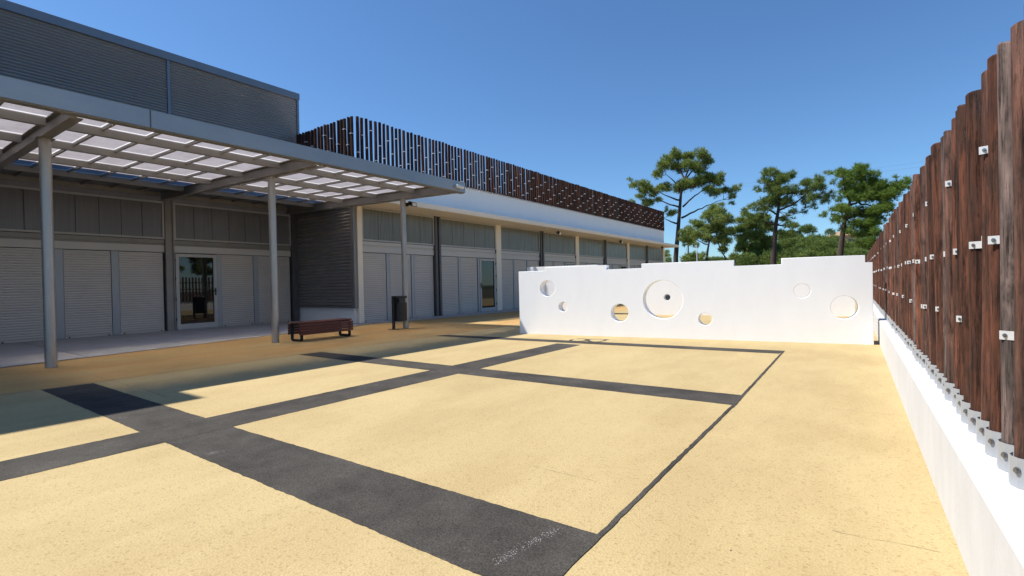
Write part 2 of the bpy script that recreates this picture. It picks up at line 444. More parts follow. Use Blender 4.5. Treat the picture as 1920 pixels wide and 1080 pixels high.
# expansion joints
mb = MB(); y = -3.0
while y < 11.5:
    L = random.uniform(.5, 1.2)
    mb.add([(-7.447 - .001, y, .0035), (-7.435 + random.uniform(-.004, .004), y, .0035), (-7.435, y + L, .0035), (-7.447, y + L, .0035)], [(0, 1, 2, 3)])
    y += L + random.uniform(.03, .12)
mb.build('expansion_joint', 'joint_dark', floor)
def crack(p, q, w):
    a, b = Vector(p), Vector(q); n = int((b - a).length / .03); pts = []; off = 0
    for i in range(n + 1):
        off = off * .85 + random.gauss(0, .004); t = a.lerp(b, i / n); d = (b - a).normalized()
        pts.append((t.x - d.y * off, t.y + d.x * off))
    m = MB(); m.add(*stroke(pts, [w * random.uniform(.1, 1) for _ in pts], .0015)); m.build('floor_crack', 'joint_dark', floor)
crack(gnd(1560, 994), gnd(1768, 1037), .0022); crack(gnd(1560, 766), gnd(1694, 780), .003); crack(gnd(985, 872), gnd(1120, 905), .0018)
crack(gnd(350, 735), gnd(520, 700), .002)
crack(gnd(160, 700), gnd(320, 745), .006)
mb = MB()
for k in range(46):                                              # grit lying on the floor
    x, y = random.uniform(-7, 0.1), random.uniform(1.4, 8.5); s_ = random.uniform(.002, .006)
    h = s_ * .8
    mb.add([(x + s_, y, 0), (x - s_ * .6, y + s_ * .8, 0), (x - s_ * .5, y - s_, 0), (x, y, h)], [(0, 1, 3), (1, 2, 3), (2, 0, 3)])
struct(mb.build('grit', 'bolt_steel', floor), 'stuff')

# pavement of concrete slabs along both facades
EDGE = [(-6, -9.6), (-0.5, -9.95), (1.47, -10.24), (5.98, -11.18), (9.3, -11.72), (12.0, -11.35), (36.5, -11.1)]
def edge(y):
    for (y0, x0), (y1, x1) in zip(EDGE, EDGE[1:]):
        if y0 <= y <= y1: return x0 + (x1 - x0) * (y - y0) / (y1 - y0)
pv = struct(MB().prism([(-15.25, -5.9), (edge(-5.9), -5.9), (edge(-.5), -.5), (edge(1.47), 1.47), (edge(5.98), 5.98), (edge(9.3), 9.3), (edge(12), 12), (edge(36.4), 36.4), (-12.25, 36.4), (-12.25, 9.14), (-15.25, 9.14)], .0025, .005).build('pavement', 'joint_dark'))
y = -5.9
while y < 36.3:
    y1 = min(y + 1.68, 36.4)
    if y < 9.12 < y1: y1 = 9.12
    x0 = -15.24 if y1 <= 9.13 else -12.24
    xs = [x0] + ([x0 + (edge((y + y1) / 2) - x0) * k / 2 for k in (1,)] if x0 < -13 else []) 
    ex0, ex1 = edge(y + .005), edge(y1 - .005)
    if x0 < -13:
        xm = -13.3
        MB().prism([(x0, y + .006), (xm - .006, y + .006), (xm - .006, y1 - .006), (x0, y1 - .006)], .004, .011).build('paving_slab', 'concrete', pv)
        MB().prism([(xm + .006, y + .006), (ex0, y + .006), (ex1, y1 - .006), (xm + .006, y1 - .006)], .004, .011).build('paving_slab', 'concrete', pv)
    else:
        MB().prism([(x0, y + .006), (ex0, y + .006), (ex1, y1 - .006), (x0, y1 - .006)], .004, .011).build('paving_slab', 'concrete', pv)
    y = y1

# ------------------------------------------------------------------ main building (left, tall clad block)
XF = -15.22
main = thing('school_building', (XF, 4, 0), 'tall grey metal-clad school block with shuttered ground floor behind the canopy', 'building')
MB().box(-27, XF - .16, -.5, 9.16, 0, 3.6).build('wall', 'interior_dark', main)
MB().box(-27, XF - .02, -.5, 9.20, 3.6, 7.26).build('upper_wall', 'cladding_trim', main)
corrugated('x', XF - .018, -.48, 5.44, 3.7, 7.27, .074, .034, 1).build('cladding', 'cladding_grey', main)
corrugated('x', XF - .018, 5.54, 9.16, 3.7, 7.27, .074, .034, 1).build('cladding', 'cladding_grey', main)
MB().box(XF - .015, XF + .025, 5.455, 5.525, 3.7, 7.27).build('cladding_seam', 'cladding_trim', main)
MB().box(XF - .015, XF + .028, 9.165, 9.235, 3.7, 7.27).build('corner_trim', 'cladding_trim', main)
MB().bevbox(XF - .5, XF + .05, -.5, 9.26, 7.272, 7.49, .01).build('coping', 'cladding_trim', main)
# side wing that stands to the left of the view and shades the near floor
MB().box(-27, -9.62, -9, -.55, 0, 7.26).build('side_wing_wall', 'cladding_trim', main)
corrugated('x', -9.618, -9, -.6, .5, 7.27, .074, .034, 1).build('cladding', 'cladding_grey', main)
MB().box(-27.02, -9.56, -9.02, -.53, 7.272, 7.49).build('coping', 'cladding_trim', main)

SHUT = {}
def shutter_mb(y0, y1, x, z0=.06, z1=2.10, pitch=.058):
    mb = MB(); vs, fs = [], []
    n = int((z1 - z0) / pitch); p = (z1 - z0) / n
    prof = []
    for i in range(n):
        z = z0 + i * p
        prof += [(z, 0), (z + p * .16, .9), (z + p * .5, 1.15), (z + p * .86, .9), (z + p * .93, 0)]
    prof.append((z1, 0))
    for z, d in prof:
        for a in (y0, y1): vs.append((x + .013 * d, a, z))
    for i in range(len(prof) - 1): fs.append((2 * i, 2 * i + 1, 2 * i + 3, 2 * i + 2))
    mb.add(vs, fs)
    mb.box(x - .005, x + .018, y0, y1, z0 - .05, z0 - .002)
    return mb
def shutter(parent, x, y0, y1):
    s = shutter_mb(y0 + .03, y1 - .03, x).build('roller_shutter', 'shutter_grey', parent)
    for yy in (y0 + .10, y1 - .10):
        MB().box(x + .017, x + .030, yy - .012, yy + .012, .012, .045).build('shutter_lock', 'black_plastic', s)
def guide(parent, x, y0, y1): MB().box(x - .03, x + .028, y0, y1, .012, 2.105).build('shutter_guide', 'guide_grey', parent)
def door(parent, x, y0, y1, hinge=-1):
    d = MB()
    fwid = .085; z0, z1 = .035, 2.09
    d.box(x, x + .055, y0, y0 + fwid, z0, z1).box(x, x + .055, y1 - fwid, y1, z0, z1)
    d.box(x, x + .0549, y0 + fwid, y1 - fwid, z1 - fwid, z1).box(x, x + .0549, y0 + fwid, y1 - fwid, z0, z0 + .13)
    o = d.build('glazed_door', 'white_frame', parent)
    MB().box(x + .012, x + .022, y0 + fwid - .002, y1 - fwid + .002, z0 + .128, z1 - fwid + .002).build('glass_pane', 'door_glass', o)
    gk = MB()
    gk.box(x + .022, x + .034, y0 + fwid, y0 + fwid + .012, z0 + .13, z1 - fwid).box(x + .022, x + .034, y1 - fwid - .012, y1 - fwid, z0 + .13, z1 - fwid)
    gk.build('gasket', 'black_plastic', o)
    h = MB(); yh = y1 - .045 if hinge < 0 else y0 + .045
    h.box(x + .055, x + .066, yh - .018, yh + .018, .93, 1.14); h.box(x + .066, x + .105, yh - .01, yh + .01, 1.05, 1.07)
    h.box(x + .09, x + .107, yh - .10, yh + .01, 1.045, 1.075).build('door_handle', 'black_plastic', o)
    yy = y0 - .012 if hinge < 0 else y1 + .012
    for zz in (.3, .85, 1.4, 1.9):
        MB().box(x + .02, x + .07, yy - .012, yy + .012, zz - .045, zz + .045).build('hinge', 'black_plastic', o)
    MB().box(x - .01, x + .12, y0, y1, .0115, .034).build('threshold', 'guide_grey', o)
def transom(parent, x, y0, y1, mat, npan, z0=2.46, z1=3.46, fmat='white_frame'):
    w = MB(); t = .045
    w.box(x, x + .06, y0, y0 + t, z0, z1).box(x, x + .06, y1 - t, y1, z0, z1)
    w.box(x, x + .0595, y0 + t, y1 - t, z1 - t, z1).box(x, x + .0595, y0 + t, y1 - t, z0, z0 + t)
    o = w.build('transom_window', fmat, parent)
    pw = (y1 - y0 - 2 * t) / npan
    for k in range(npan):
        a = y0 + t + k * pw
        MB().box(x + .012, x + .03, a + .006, a + pw - .006, z0 + t - .003, z1 - t + .003).build('glazing_panel', mat, o)
    return o
def lintels(parent, x, y0, y1, up_mat='canopy_steel'):
    MB().bevbox(x - .02, x + .035, y0, y1, 2.115, 2.295, .006).build('shutter_box', 'lintel_paint', parent)
    MB().box(x - .04, x + .012, y0, y1, 2.296, 2.340).box(x - .04, x + .045, y0, y1, 2.341, 2.445).build('sill_beam', up_mat, parent)
# bays of the left facade
LX = XF - .09
for (a, b, kind) in ((-.45, 1.92, 's'), (2.12, 5.31, 's3'), (5.53, 8.87, 'd')):
    transom(main, LX + .01, a, b, 'transom_dark', {'s': 5, 's3': 7, 'd': 7}[kind])
    lintels(main, LX, a, b)
    MB().box(LX - .05, LX + .05, a, b, 3.462, 3.60).build('head_beam', 'canopy_steel', main)
    if kind == 's3':
        for q0, q1 in ((2.12, 3.12), (3.23, 4.18), (4.29, 5.30)): shutter(main, LX, q0, q1)
        for g0, g1 in ((3.10, 3.25), (4.16, 4.31)): guide(main, LX, g0, g1)
    elif kind == 's':
        for q0, q1 in ((-.45, .7), (.82, 1.9)): shutter(main, LX, q0, q1)
        guide(main, LX, .68, .84)
    else:
        door(main, LX - .01, 5.56, 6.60)
        guide(main, LX, 6.61, 6.73); guide(main, LX, 7.66, 7.80)
        for q0, q1 in ((6.71, 7.68), (7.78, 8.86)): shutter(main, LX, q0, q1)
for yc in (2.02, 5.42):
    c = MB(); c.box(LX - .02, LX + .10, yc - .10, yc - .075, .011, 3.60).box(LX - .02, LX + .10, yc + .075, yc + .10, .011, 3.60).box(LX + .02, LX + .06, yc - .075, yc + .075, .011, 3.60)
    c.build('steel_column', 'canopy_steel', main)
MB().box(LX - .02, LX + .12, 8.88, 9.07, .011, 3.60).build('steel_column', 'dark_steel', main)

# ------------------------------------------------------------------ classroom wing (right, low white building)
XR = -12.2
wing = thing('classroom_building', (XR, 22, 0), 'long low white classroom wing with grey shutters and overhanging eave', 'building')
MB().box(-24, XR - .16, 9.30, 35.85, 0, 3.47).build('wall', 'interior_dark', wing)
MB().box(-24, XR - .14, 9.12, 9.299, 0, 3.47).build('end_wall', 'white_paint', wing)
MB().box(-24, XR - .14, 35.851, 36.0, 0, 3.47).build('end_wall', 'white_paint', wing)
MB().box(-24, XR - .2, 9.34, 35.8, 3.635, 4.55).build('roof', 'concrete', wing)
MB().bevbox(-24, -11.15, 9.14, 36.0, 3.472, 3.63, .012).build('eave', 'eave_bounce_tint', wing)
pp = MB(); pp.bevbox(XR - .2, XR, 9.12, 35.9, 3.632, 4.78, .012)
pp.bevbox(-24, XR - .202, 9.12, 9.32, 3.632, 4.78, .01).bevbox(-24, XR - .202, 35.7, 35.9, 3.632, 4.78, .01)
pp.build('parapet', 'white_paint', wing)
MB().bevbox(-24, XR + .02, 9.10, 9.118, 3.47, 3.62, .004).build('end_trim', 'canopy_steel', wing)
# corrugated panel on the end wall facing the camera, with its frame and white plinth
corrugated('y', 9.085, -15.20, -12.34, .50, 3.43, .098, .034, -1).build('corrugated_panel', 'cladding_panel', wing)
fr = MB(); fr.box(-12.345, -12.20, 9.03, 9.117, .455, 3.46).box(-15.21, -12.346, 9.032, 9.117, .455, .505).box(-15.21, -12.346, 9.032, 9.117, 3.425, 3.46)
fr.build('panel_frame', 'panel_frame', wing)
CW = [9.27, 16.0, 22.68, 29.3, 35.82]; CD = [12.5, 19.27, 25.95, 32.45]
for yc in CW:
    MB().bevbox(XR - .13, XR + .005, yc - (.10 if yc < 10 else .16), yc + (.075 if yc < 10 else .16), .011, 3.47, .008).build('pilaster', 'eave_bounce_tint', wing)
for yc in CD:
    c = MB()
    for s in (-1, 1): c.box(XR - .1, XR + .03, yc + s * .09 - .045, yc + s * .09 + .045, .011, 3.47)
    c.box(XR - .08, XR - .03, yc - .045, yc + .045, .011, 3.469)
    c.build('steel_column', 'dark_steel', wing)
bx = XR - .09
edges_y = sorted([(c, .165) for c in CW] + [(c, .14) for c in CD])
for k in range(8):
    a = edges_y[k][0] + (edges_y[k][1] if k else .08); b = edges_y[k + 1][0] - edges_y[k + 1][1]
    transom(wing, bx + .01, a, b, 'transom_light', 1 if k < 0 else 5)
    lintels(wing, bx, a, b, 'lintel_paint')
    MB().box(bx - .03, bx + .085, b - .02, b + .09, 2.33, 2.46).build('junction_box', 'dark_steel', wing)
    L = b - a
    if k % 2 == 0:
        w = (L - .20) / 3
        for j in range(3): shutter(wing, bx, a + j * (w + .1), a + j * (w + .1) + w)
        for j in (1, 2): guide(wing, bx, a + j * (w + .1) - .11, a + j * (w + .1) + .01)
    else:
        door(wing, bx - .01, b - 1.0, b - .02, 1)
        w = (L - 1.0 - .22) / 2
        for j in range(2): shutter(wing, bx, a + j * (w + .1), a + j * (w + .1) + w)
        guide(wing, bx, a + w - .01, a + w + .11); guide(wing, bx, b - 1.115, b - 1.01)
# soffit lamps
for i, (lx, ly, w) in enumerate(((-11.55, 19.67, 'nearest to the camera'), (-11.6, 26.76, 'middle one of three'), (-11.65, 33.9, 'farthest one, by the corner'))):
    t = thing('eave_lamp', (lx, ly, 3.47), 'small dark spotlight under the white eave, ' + w, 'lamp', 'spotlights under the eave')
    MB().tube([(lx, ly, 3.471), (lx, ly, 3.40)], .022).build('stem', 'black_plastic', t)
    smoothed(MB().tube([(lx - .07, ly, 3.40), (lx + .09, ly, 3.33)], [.055, .085], 12).build('lamp_head', 'dark_steel', t))
    MB().tube([(lx + .091, ly, 3.3296), (lx + .097, ly, 3.327)], .07, 12).build('lens', 'lamp_glass', t)

# ------------------------------------------------------------------ poles (shared meshes)
def pole_mesh(name, r, h, seed, mat, sides=12, wob=.004):
    rr = random.Random(seed); rings = 7; vs, fs = [], []
    lob = [1 + rr.uniform(-.05, .05) for _ in range(sides)]
    lx = ly = 0
    tilt = rr.uniform(-.012, .012)
    for i in range(rings):
        z = h * i / (rings - 1)
        lx += rr.gauss(0, wob); ly += rr.gauss(0, wob)
        rad = r * (1.04 - .09 * i / (rings - 1)) * rr.uniform(.985, 1.015)
        for k in range(sides):
            an = 2 * math.pi * k / sides
            zz = z + (tilt * math.cos(an) if i == rings - 1 else 0)
            vs.append((lx + rad * lob[k] * math.cos(an), ly + rad * lob[k] * math.sin(an), zz))
    for i in range(rings - 1):
        for k in range(sides):
            k2 = (k + 1) % sides; fs.append((i * sides + k, i * sides + k2, (i + 1) * sides + k2, (i + 1) * sides + k))
    m = (rings - 1) * sides
    # chamfered top
    n0 = len(vs)
    for k in range(sides):
        x, y, z = vs[m + k]; vs.append((lx + (x - lx) * .86, ly + (y - ly) * .86, z + .007))
    for k in range(sides):
        k2 = (k + 1) % sides; fs.append((m + k, m + k2, n0 + k2, n0 + k))
    fs.append(tuple(range(n0, n0 + sides))); fs.append(tuple(range(sides - 1, -1, -1)))
    me = bpy.data.meshes.new(name); me.from_pydata(vs, [], fs); me.update(); me.materials.append(MATS[mat])
    me.shade_smooth(); me.set_sharp_from_angle(angle=R(38)); return me
def mesh_of(mb, name, mat):
    me = bpy.data.meshes.new(name); me.from_pydata(mb.v, [], mb.f); me.update(); me.materials.append(MATS[mat]); return me
SP = [pole_mesh('screen_pole', .047, 1.36, 100 + i, 'shaded_screen_wood', 9, .0012) for i in range(8)]
clip_s = mesh_of(MB().box(-.012, .060, -.046, .046, -.010, .010), 'clip', 'zinc_clip')
foot_s = mesh_of(MB().box(-.040, .040, -.020, .020, -.04, .0), 'foot', 'zinc_clip')
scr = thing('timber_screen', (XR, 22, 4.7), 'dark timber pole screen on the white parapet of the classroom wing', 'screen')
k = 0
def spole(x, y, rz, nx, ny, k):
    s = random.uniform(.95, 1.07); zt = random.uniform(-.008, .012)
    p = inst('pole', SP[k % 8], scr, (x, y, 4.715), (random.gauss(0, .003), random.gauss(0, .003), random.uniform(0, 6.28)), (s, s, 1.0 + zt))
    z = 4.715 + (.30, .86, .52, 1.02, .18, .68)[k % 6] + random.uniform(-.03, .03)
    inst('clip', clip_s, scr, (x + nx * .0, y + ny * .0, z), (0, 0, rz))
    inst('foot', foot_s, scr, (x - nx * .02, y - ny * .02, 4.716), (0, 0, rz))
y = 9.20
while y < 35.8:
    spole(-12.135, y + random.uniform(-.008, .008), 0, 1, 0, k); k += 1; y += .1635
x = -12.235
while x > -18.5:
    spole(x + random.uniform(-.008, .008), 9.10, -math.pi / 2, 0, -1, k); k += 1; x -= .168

# ------------------------------------------------------------------ canopy
can = thing('entrance_canopy', (-9.6, 5.2, 0), 'steel canopy with translucent panes on round posts along the grey school block', 'canopy')
CZ = lambda x: 3.25 + .028 * (-7.9 - x)             # underside of the beams
CY0, CY1 = -.5, 9.08
def sloped(mb, x0, x1, y0, y1, dz0, dz1):
    zs = [(x0, CZ(x0)), (x1, CZ(x1))]
    vs = [(x, y, z + d) for d in (dz0, dz1) for y in (y0, y1) for x, z in zs]
    return mb.add(vs, [(0, 2, 3, 1), (4, 5, 7, 6), (0, 1, 5, 4), (2, 6, 7, 3), (0, 4, 6, 2), (1, 3, 7, 5)])
f = MB()
f.box(-7.93, -7.90, CY0, CY1, 3.29, 3.53)
f.build('fascia', 'fascia_steel', can)
f = MB(); f.box(-8.04, -7.9305, CY0, CY1, 3.275, 3.289).box(-8.02, -7.9305, CY0, CY1, 3.505, 3.515).box(-8.05, -8.041, CY0, CY1, 3.275, 3.33)
f.build('gutter', 'canopy_steel', can)
MB().box(-7.9295, -7.897, 2.615, 2.63, 3.292, 3.528).build('fascia_joint', 'dark_steel', can)
BEAMS = [-1.45 + 0, 1.88, 5.21, 8.68]
for yb in BEAMS[1:] + [-.4]:
    b = MB()
    sloped(b, -15.12, -8.055, yb - .065, yb + .065, 0, .014); sloped(b, -15.12, -8.055, yb - .065, yb + .065, .196, .21)
    sloped(b, -15.12, -8.055, yb - .006, yb + .006, .0141, .1959)
    b.build('beam', 'canopy_steel', can)
b = MB(); sloped(b, -15.12, -7.935, 9.03, 9.075, .05, .22); b.build('end_beam', 'canopy_steel', can)
PX = [-9.2, -10.65, -12.1, -13.55, -15.0]
spans = [(-.33, 1.812), (1.948, 5.142), (5.278, 8.612), (8.748, 9.028)]
for xp in PX:
    for a, b_ in spans:
        p = MB(); p.box(xp - .035, xp + .035, a, b_, CZ(xp) + .09, CZ(xp) + .205)
        p.build('purlin', 'canopy_steel', can)
rows = [(-8.06, -9.16), (-9.24, -10.61), (-10.69, -12.06), (-12.14, -13.51), (-13.59, -14.96)]
cells = [(-.39 + .57 * i, -.39 + .57 * (i + 1)) for i in range(4)]
ys = [-.39 + (1.88 + .39) * i / 4 for i in range(4)] + [1.88 + (5.21 - 1.88) * i / 6 for i in range(6)] + [5.21 + (8.68 - 5.21) * i / 6 for i in range(6)] + [8.68, 9.07]
for yy in ys[1:-2]:
    if min(abs(yy - q) for q in BEAMS) < .05: continue
    for xa, xb in rows:
        g_ = MB(); sloped(g_, xb, xa, yy - .016, yy + .016, .165, .212); g_.build('glazing_bar', 'canopy_steel', can)
g_ = MB(); sloped(g_, -15.12, -13.55, -.45, 9.07, .214, .222); g_.build('wall_flashing', 'cladding_trim', can)
for i in range(len(ys) - 1):
    a, b_ = ys[i], ys[i + 1]
    for xa, xb in rows[:4]:
        x0_, x1_, e_ = xb - .03, xa + .03, .03
        def q_(mb, xa_, xb_, ya_, yb_):
            mb.add([(xa_, ya_, CZ(xa_) + .218), (xb_, ya_, CZ(xb_) + .218), (xb_, yb_, CZ(xb_) + .218), (xa_, yb_, CZ(xa_) + .218)], [(0, 1, 2, 3)])
        g_ = MB(); q_(g_, x0_ + e_ + .03, x1_ - e_ - .03, a + .004 + e_, b_ - .004 - e_)
        r_ = MB(); q_(r_, x0_, x1_, a + .004, a + .004 + e_); q_(r_, x0_, x1_, b_ - .004 - e_, b_ - .004)
        q_(r_, x0_, x0_ + e_ + .03, a + .004 + e_, b_ - .004 - e_); q_(r_, x1_ - e_ - .03, x1_, a + .004 + e_, b_ - .004 - e_)
        po = g_.build('canopy_pane', 'canopy_pane', can)
        r_.build('pane_light_rim', 'pane_light_rim', po)
for yb in (1.88, 5.21, 8.62):
    o = MB().tube([(-9.6, yb, 0.0), (-9.6, yb, CZ(-9.6) - .012)], .070, 20).build('post', 'post_steel', can)
    smoothed(o)
    MB().bevbox(-9.70, -9.50, yb - .1, yb + .1, CZ(-9.6) - .012, CZ(-9.6) - .003, .002).build('cap_plate', 'canopy_steel', can)
# floodlights
t = thing('floodlight', (-9.55, 8.70, 3.14), 'small black floodlight at the top of the rightmost canopy post', 'lamp')
MB().box(-9.60, -9.50, 8.695, 8.73, 3.10, 3.19).build('bracket', 'black_plastic', t)
MB().add([(-9.52, 8.74, 3.13), (-9.40, 8.74, 3.09), (-9.40, 8.92, 3.09), (-9.52, 8.92, 3.13), (-9.54, 8.74, 3.24), (-9.42, 8.74, 3.20), (-9.42, 8.92, 3.20), (-9.54, 8.92, 3.24)],
         [(3, 2, 1, 0), (4, 5, 6, 7), (0, 1, 5, 4), (2, 3, 7, 6), (1, 2, 6, 5), (3, 0, 4, 7)]).build('housing', 'black_plastic', t)
MB().add([(-9.396, 8.76, 3.105), (-9.396, 8.90, 3.105), (-9.412, 8.90, 3.19), (-9.412, 8.76, 3.19)], [(0, 1, 2, 3)]).build('lens', 'lamp_glass', t)
t = thing('security_camera', (-7.88, 8.8, 3.36), 'small white security camera at the far end of the canopy fascia', 'camera')
MB().box(-7.897, -7.83, 8.72, 8.77, 3.36, 3.42).build('mount', 'zinc_clip', t)
smoothed(MB().tube([(-7.84, 8.70, 3.40), (-7.80, 8.90, 3.36)], [.035, .035], 10).build('housing', 'zinc_clip', t))
MB().tube([(-7.80, 8.901, 3.3598), (-7.797, 8.915, 3.357)], .03, 10).build('lens', 'black_plastic', t)

# ------------------------------------------------------------------ bench
bn = thing('park_bench', (-9.36, 6.09, 0), 'backless red-brown slatted timber bench on dark hoop legs beside the canopy post', 'bench')
bx0, bx1, by0, by1, bt = -9.57, -9.17, 5.46, 6.72, .385
for i in range(5):
    a = bx0 + .03 + i * .072
    MB().bevbox(a, a + .060, by0, by1, bt - .03, bt, .008).build('seat_slat', 'bench_wood', bn)
for i in range(4):
    z1 = bt - .040 - i * .054
    MB().bevbox(bx1 - .012, bx1 + .016, by0, by1, z1 - .049, z1, .008).build('side_slat', 'bench_wood', bn)
    MB().bevbox(bx0 - .016, bx0 + .012, by0, by1, z1 - .049, z1, .008).build('side_slat', 'bench_wood', bn)
for yy in (by0 + .07, by1 - .07):
    h = MB()
    h.tube([(bx0 + .03, yy, bt - .04), (bx0 + .03, yy, .05), (bx0 + .05, yy, .028), (bx0 + .08, yy, .022), (bx1 - .08, yy, .022), (bx1 - .05, yy, .028), (bx1 - .03, yy, .05), (bx1 - .03, yy, bt - .04)], [.030] * 8, 10)
    h.box(bx0 + .02, bx1 - .02, yy - .02, yy + .02, bt - .06, bt - .032)
    smoothed(h.build('leg', 'cast_iron', bn))

# ------------------------------------------------------------------ litter bin
lb = thing('litter_bin', (-9.6, 8.22, 0), 'black post-mounted litter bin next to the rightmost canopy post', 'bin')
MB().bevbox(-9.63, -9.57, 8.195, 8.255, .004, .83, .006).build('post', 'bin_steel', lb)
MB().bevbox(-9.70, -9.50, 8.12, 8.33, .001, .012, .003).build('base_plate', 'bin_steel', lb)
def rrect(x0, x1, y0, y1, r, n=5):
    pts = []
    for cx, cy, a0 in ((x1 - r, y1 - r, 0), (x0 + r, y1 - r, 90), (x0 + r, y0 + r, 180), (x1 - r, y0 + r, 270)):
        for k in range(n + 1): a = R(a0 + 90 * k / n); pts.append((cx + r * math.cos(a), cy + r * math.sin(a)))
    return pts
smoothed(MB().prism(rrect(-9.74, -9.46, 8.258, 8.60, .09), .20, .66).build('bin_body', 'bin_steel', lb))
hd = MB(); hd.prism(rrect(-9.745, -9.455, 8.253, 8.605, .09), .765, .825)
smoothed(hd.build('lid', 'bin_steel', lb))
MB().box(-9.735, -9.66, 8.30, 8.56, .66, .765).box(-9.66, -9.52, 8.2575, 8.35, .66, .765).box(-9.58, -9.468, 8.30, 8.33, .66, .765).build('lid_support', 'bin_steel', lb)
MB().prism(rrect(-9.72, -9.49, 8.285, 8.575, .08), .64, .764).build('opening_shade', 'black_plastic', lb)  # black block added so the bin opening reads as dark inside

# ------------------------------------------------------------------ white play walls with round holes
def pierced_wall(name, A, B, prof, holes, thick, label, mat='white_wall_paint'):
    """wall from A to B; prof is a list of (distance, height) steps, holes (distance, height, radius)"""
    A, B = Vector(A), Vector(B); e = (B - A).normalized()
    cu = bpy.data.curves.new(name, 'CURVE'); cu.dimensions = '2D'; cu.fill_mode = 'BOTH'; cu.extrude = thick / 2 - .006; cu.bevel_depth = .006; cu.bevel_resolution = 1
    def spl(pts):
        s = cu.splines.new('POLY'); s.points.add(len(pts) - 1); s.use_cyclic_u = True
        for p, q in zip(s.points, pts): p.co = (q[0], q[1], 0, 1)
    spl(prof)
    for cx, cz, r in holes: spl([(cx + r * math.cos(2 * math.pi * k / 48), cz + r * math.sin(2 * math.pi * k / 48)) for k in range(48)])
    tmp = bpy.data.objects.new('tmp', cu); COL.objects.link(tmp)
    dg = bpy.context.evaluated_depsgraph_get()
    me = bpy.data.meshes.new_from_object(tmp.evaluated_get(dg)); bpy.data.objects.remove(tmp)
    me.name = name; me.materials.clear(); me.materials.append(MATS[mat])
    n = Vector((-e.y, e.x))
    M = Matrix(((e.x, 0, n.x, A.x + n.x * thick / 2), (e.y, 0, n.y, A.y + n.y * thick / 2), (0, 1, 0, 0), (0, 0, 0, 1)))
    M2 = M.copy(); M2.translation = Vector((0, 0, 0)) + Vector((n.x * thick / 2, n.y * thick / 2, 0))
    me.transform(M2)
    o = bpy.data.objects.new(name, me); COL.objects.link(o); o.location = (A.x, A.y, 0)
    ORG[o.name] = (A.x, A.y, 0)
    return tag(o, label, 'wall')
HI, LO = 1.382, 1.285
prof = [(-.06, -.05), (6.09, -.05), (6.09, 1.268), (5.996, 1.268), (5.996, HI), (4.87, HI), (4.87, LO - .004), (4.13, LO - .004), (4.13, HI), (2.56, HI), (2.56, 1.298), (1.85, 1.298), (1.85, HI + .003), (.57, HI + .003), (.57, 1.315), (-.06, 1.315)]
holes = [(.60, .952, .172), (.942, .574, .106), (2.115, .46, .178), (2.93, .712, .365), (3.66, .362, .118), (5.155, .845, .124), (5.727, .575, .190)]
pierced_wall('play_wall', (-6.025, 8.675), (0.0, 9.432), prof, holes, .22, 'white stepped play wall with seven round holes, in front')
# the parallel wall behind it, in two lengths with an opening between
BW = lambda x: 15.36 + .145 * (x + 5.28)
pierced_wall('play_wall', (-9.95, BW(-9.95)), (-7.2, BW(-7.2)), [(0, -.05), (2.78, -.05), (2.78, 1.40), (2.55, 1.40), (2.55, 1.645), (0, 1.645)], [(1.45, .8, .2)], .22,
             'white play wall behind the front one, left length partly in building shade')
pierced_wall('play_wall', (-6.35, BW(-6.35)), (-.35, BW(-.35)), [(0, -.05), (6.06, -.05), (6.06, 1.36), (0, 1.36)], [(1.2, .545, .105)], .22,
             'white play wall behind the front one, right length seen through the big hole')
MB().add([(-7.2, BW(-7.2), .004), (-6.35, BW(-6.35), .004), (-6.35, BW(-6.35) + .16, .004), (-7.2, BW(-7.2) + .16, .004)], [(0, 1, 2, 3)]).build('threshold_joint', 'joint_dark', floor)

# ------------------------------------------------------------------ timber pole fence on the right
FY0, FY1 = -3.0, 26.0
fen = thing('timber_fence', (FX(2), 2, 0), 'tall fence of rough dark brown timber poles on a low white wall', 'fence')
bm_ = MB()
bm_.add([(FX(FY0), FY0, -.05), (FX(FY0) + .34, FY0, -.05), (FX(FY1) + .34, FY1, -.05), (FX(FY1), FY1, -.05),
         (FX(FY0), FY0, .375), (FX(FY0) + .34, FY0, .375), (FX(FY1) + .34, FY1, .375), (FX(FY1), FY1, .375)],
        [(0, 3, 2, 1), (4, 5, 6, 7), (0, 1, 5, 4), (2, 3, 7, 6), (1, 2, 6, 5), (3, 0, 4, 7)])
o = bm_.build('base_wall', 'plinth_paint', fen)
bvm = o.modifiers.new('bevel', 'BEVEL'); bvm.width = .014; bvm.segments = 2
FP = [pole_mesh('fence_pole', .043, 1.435, 300 + i, 'pole_wood', 12, .0018) for i in range(10)]
# base shoe: half sleeve with a bolt; clip: small angle plate with an upright tab
def shoe_mesh():
    mb = MB(); n = 7; vs = []
    for z in (0, .105):
        for k in range(n):
            a = R(95 + 170 * k / (n - 1)); vs.append((.070 * math.cos(a), .070 * math.sin(a), z))
    for z in (0, .105):
        for k in range(n):
            a = R(95 + 170 * k / (n - 1)); vs.append((.0655 * math.cos(a), .0655 * math.sin(a), z))
    fs = [(k + 1, k, n + k, n + k + 1) for k in range(n - 1)] + [(2 * n + k, 2 * n + k + 1, 3 * n + k + 1, 3 * n + k) for k in range(n - 1)]
    fs += [(n + k, 3 * n + k, 3 * n + k + 1, n + k + 1) for k in range(n - 1)] + [(n - 1, 2 * n - 1 , 4 * n - 1, 3 * n - 1), (0, 2 * n, 3 * n, n)]
    mb.add(vs, fs); return mesh_of(mb, 'base_shoe', 'zinc_shoe')
shoe = shoe_mesh()
bolt = mesh_of(MB().tube([(0, 0, 0), (-.006, 0, 0)], .015, 10).tube([(-.006, 0, 0), (-.016, 0, 0)], .0095, 6), 'bolt', 'bolt_steel')
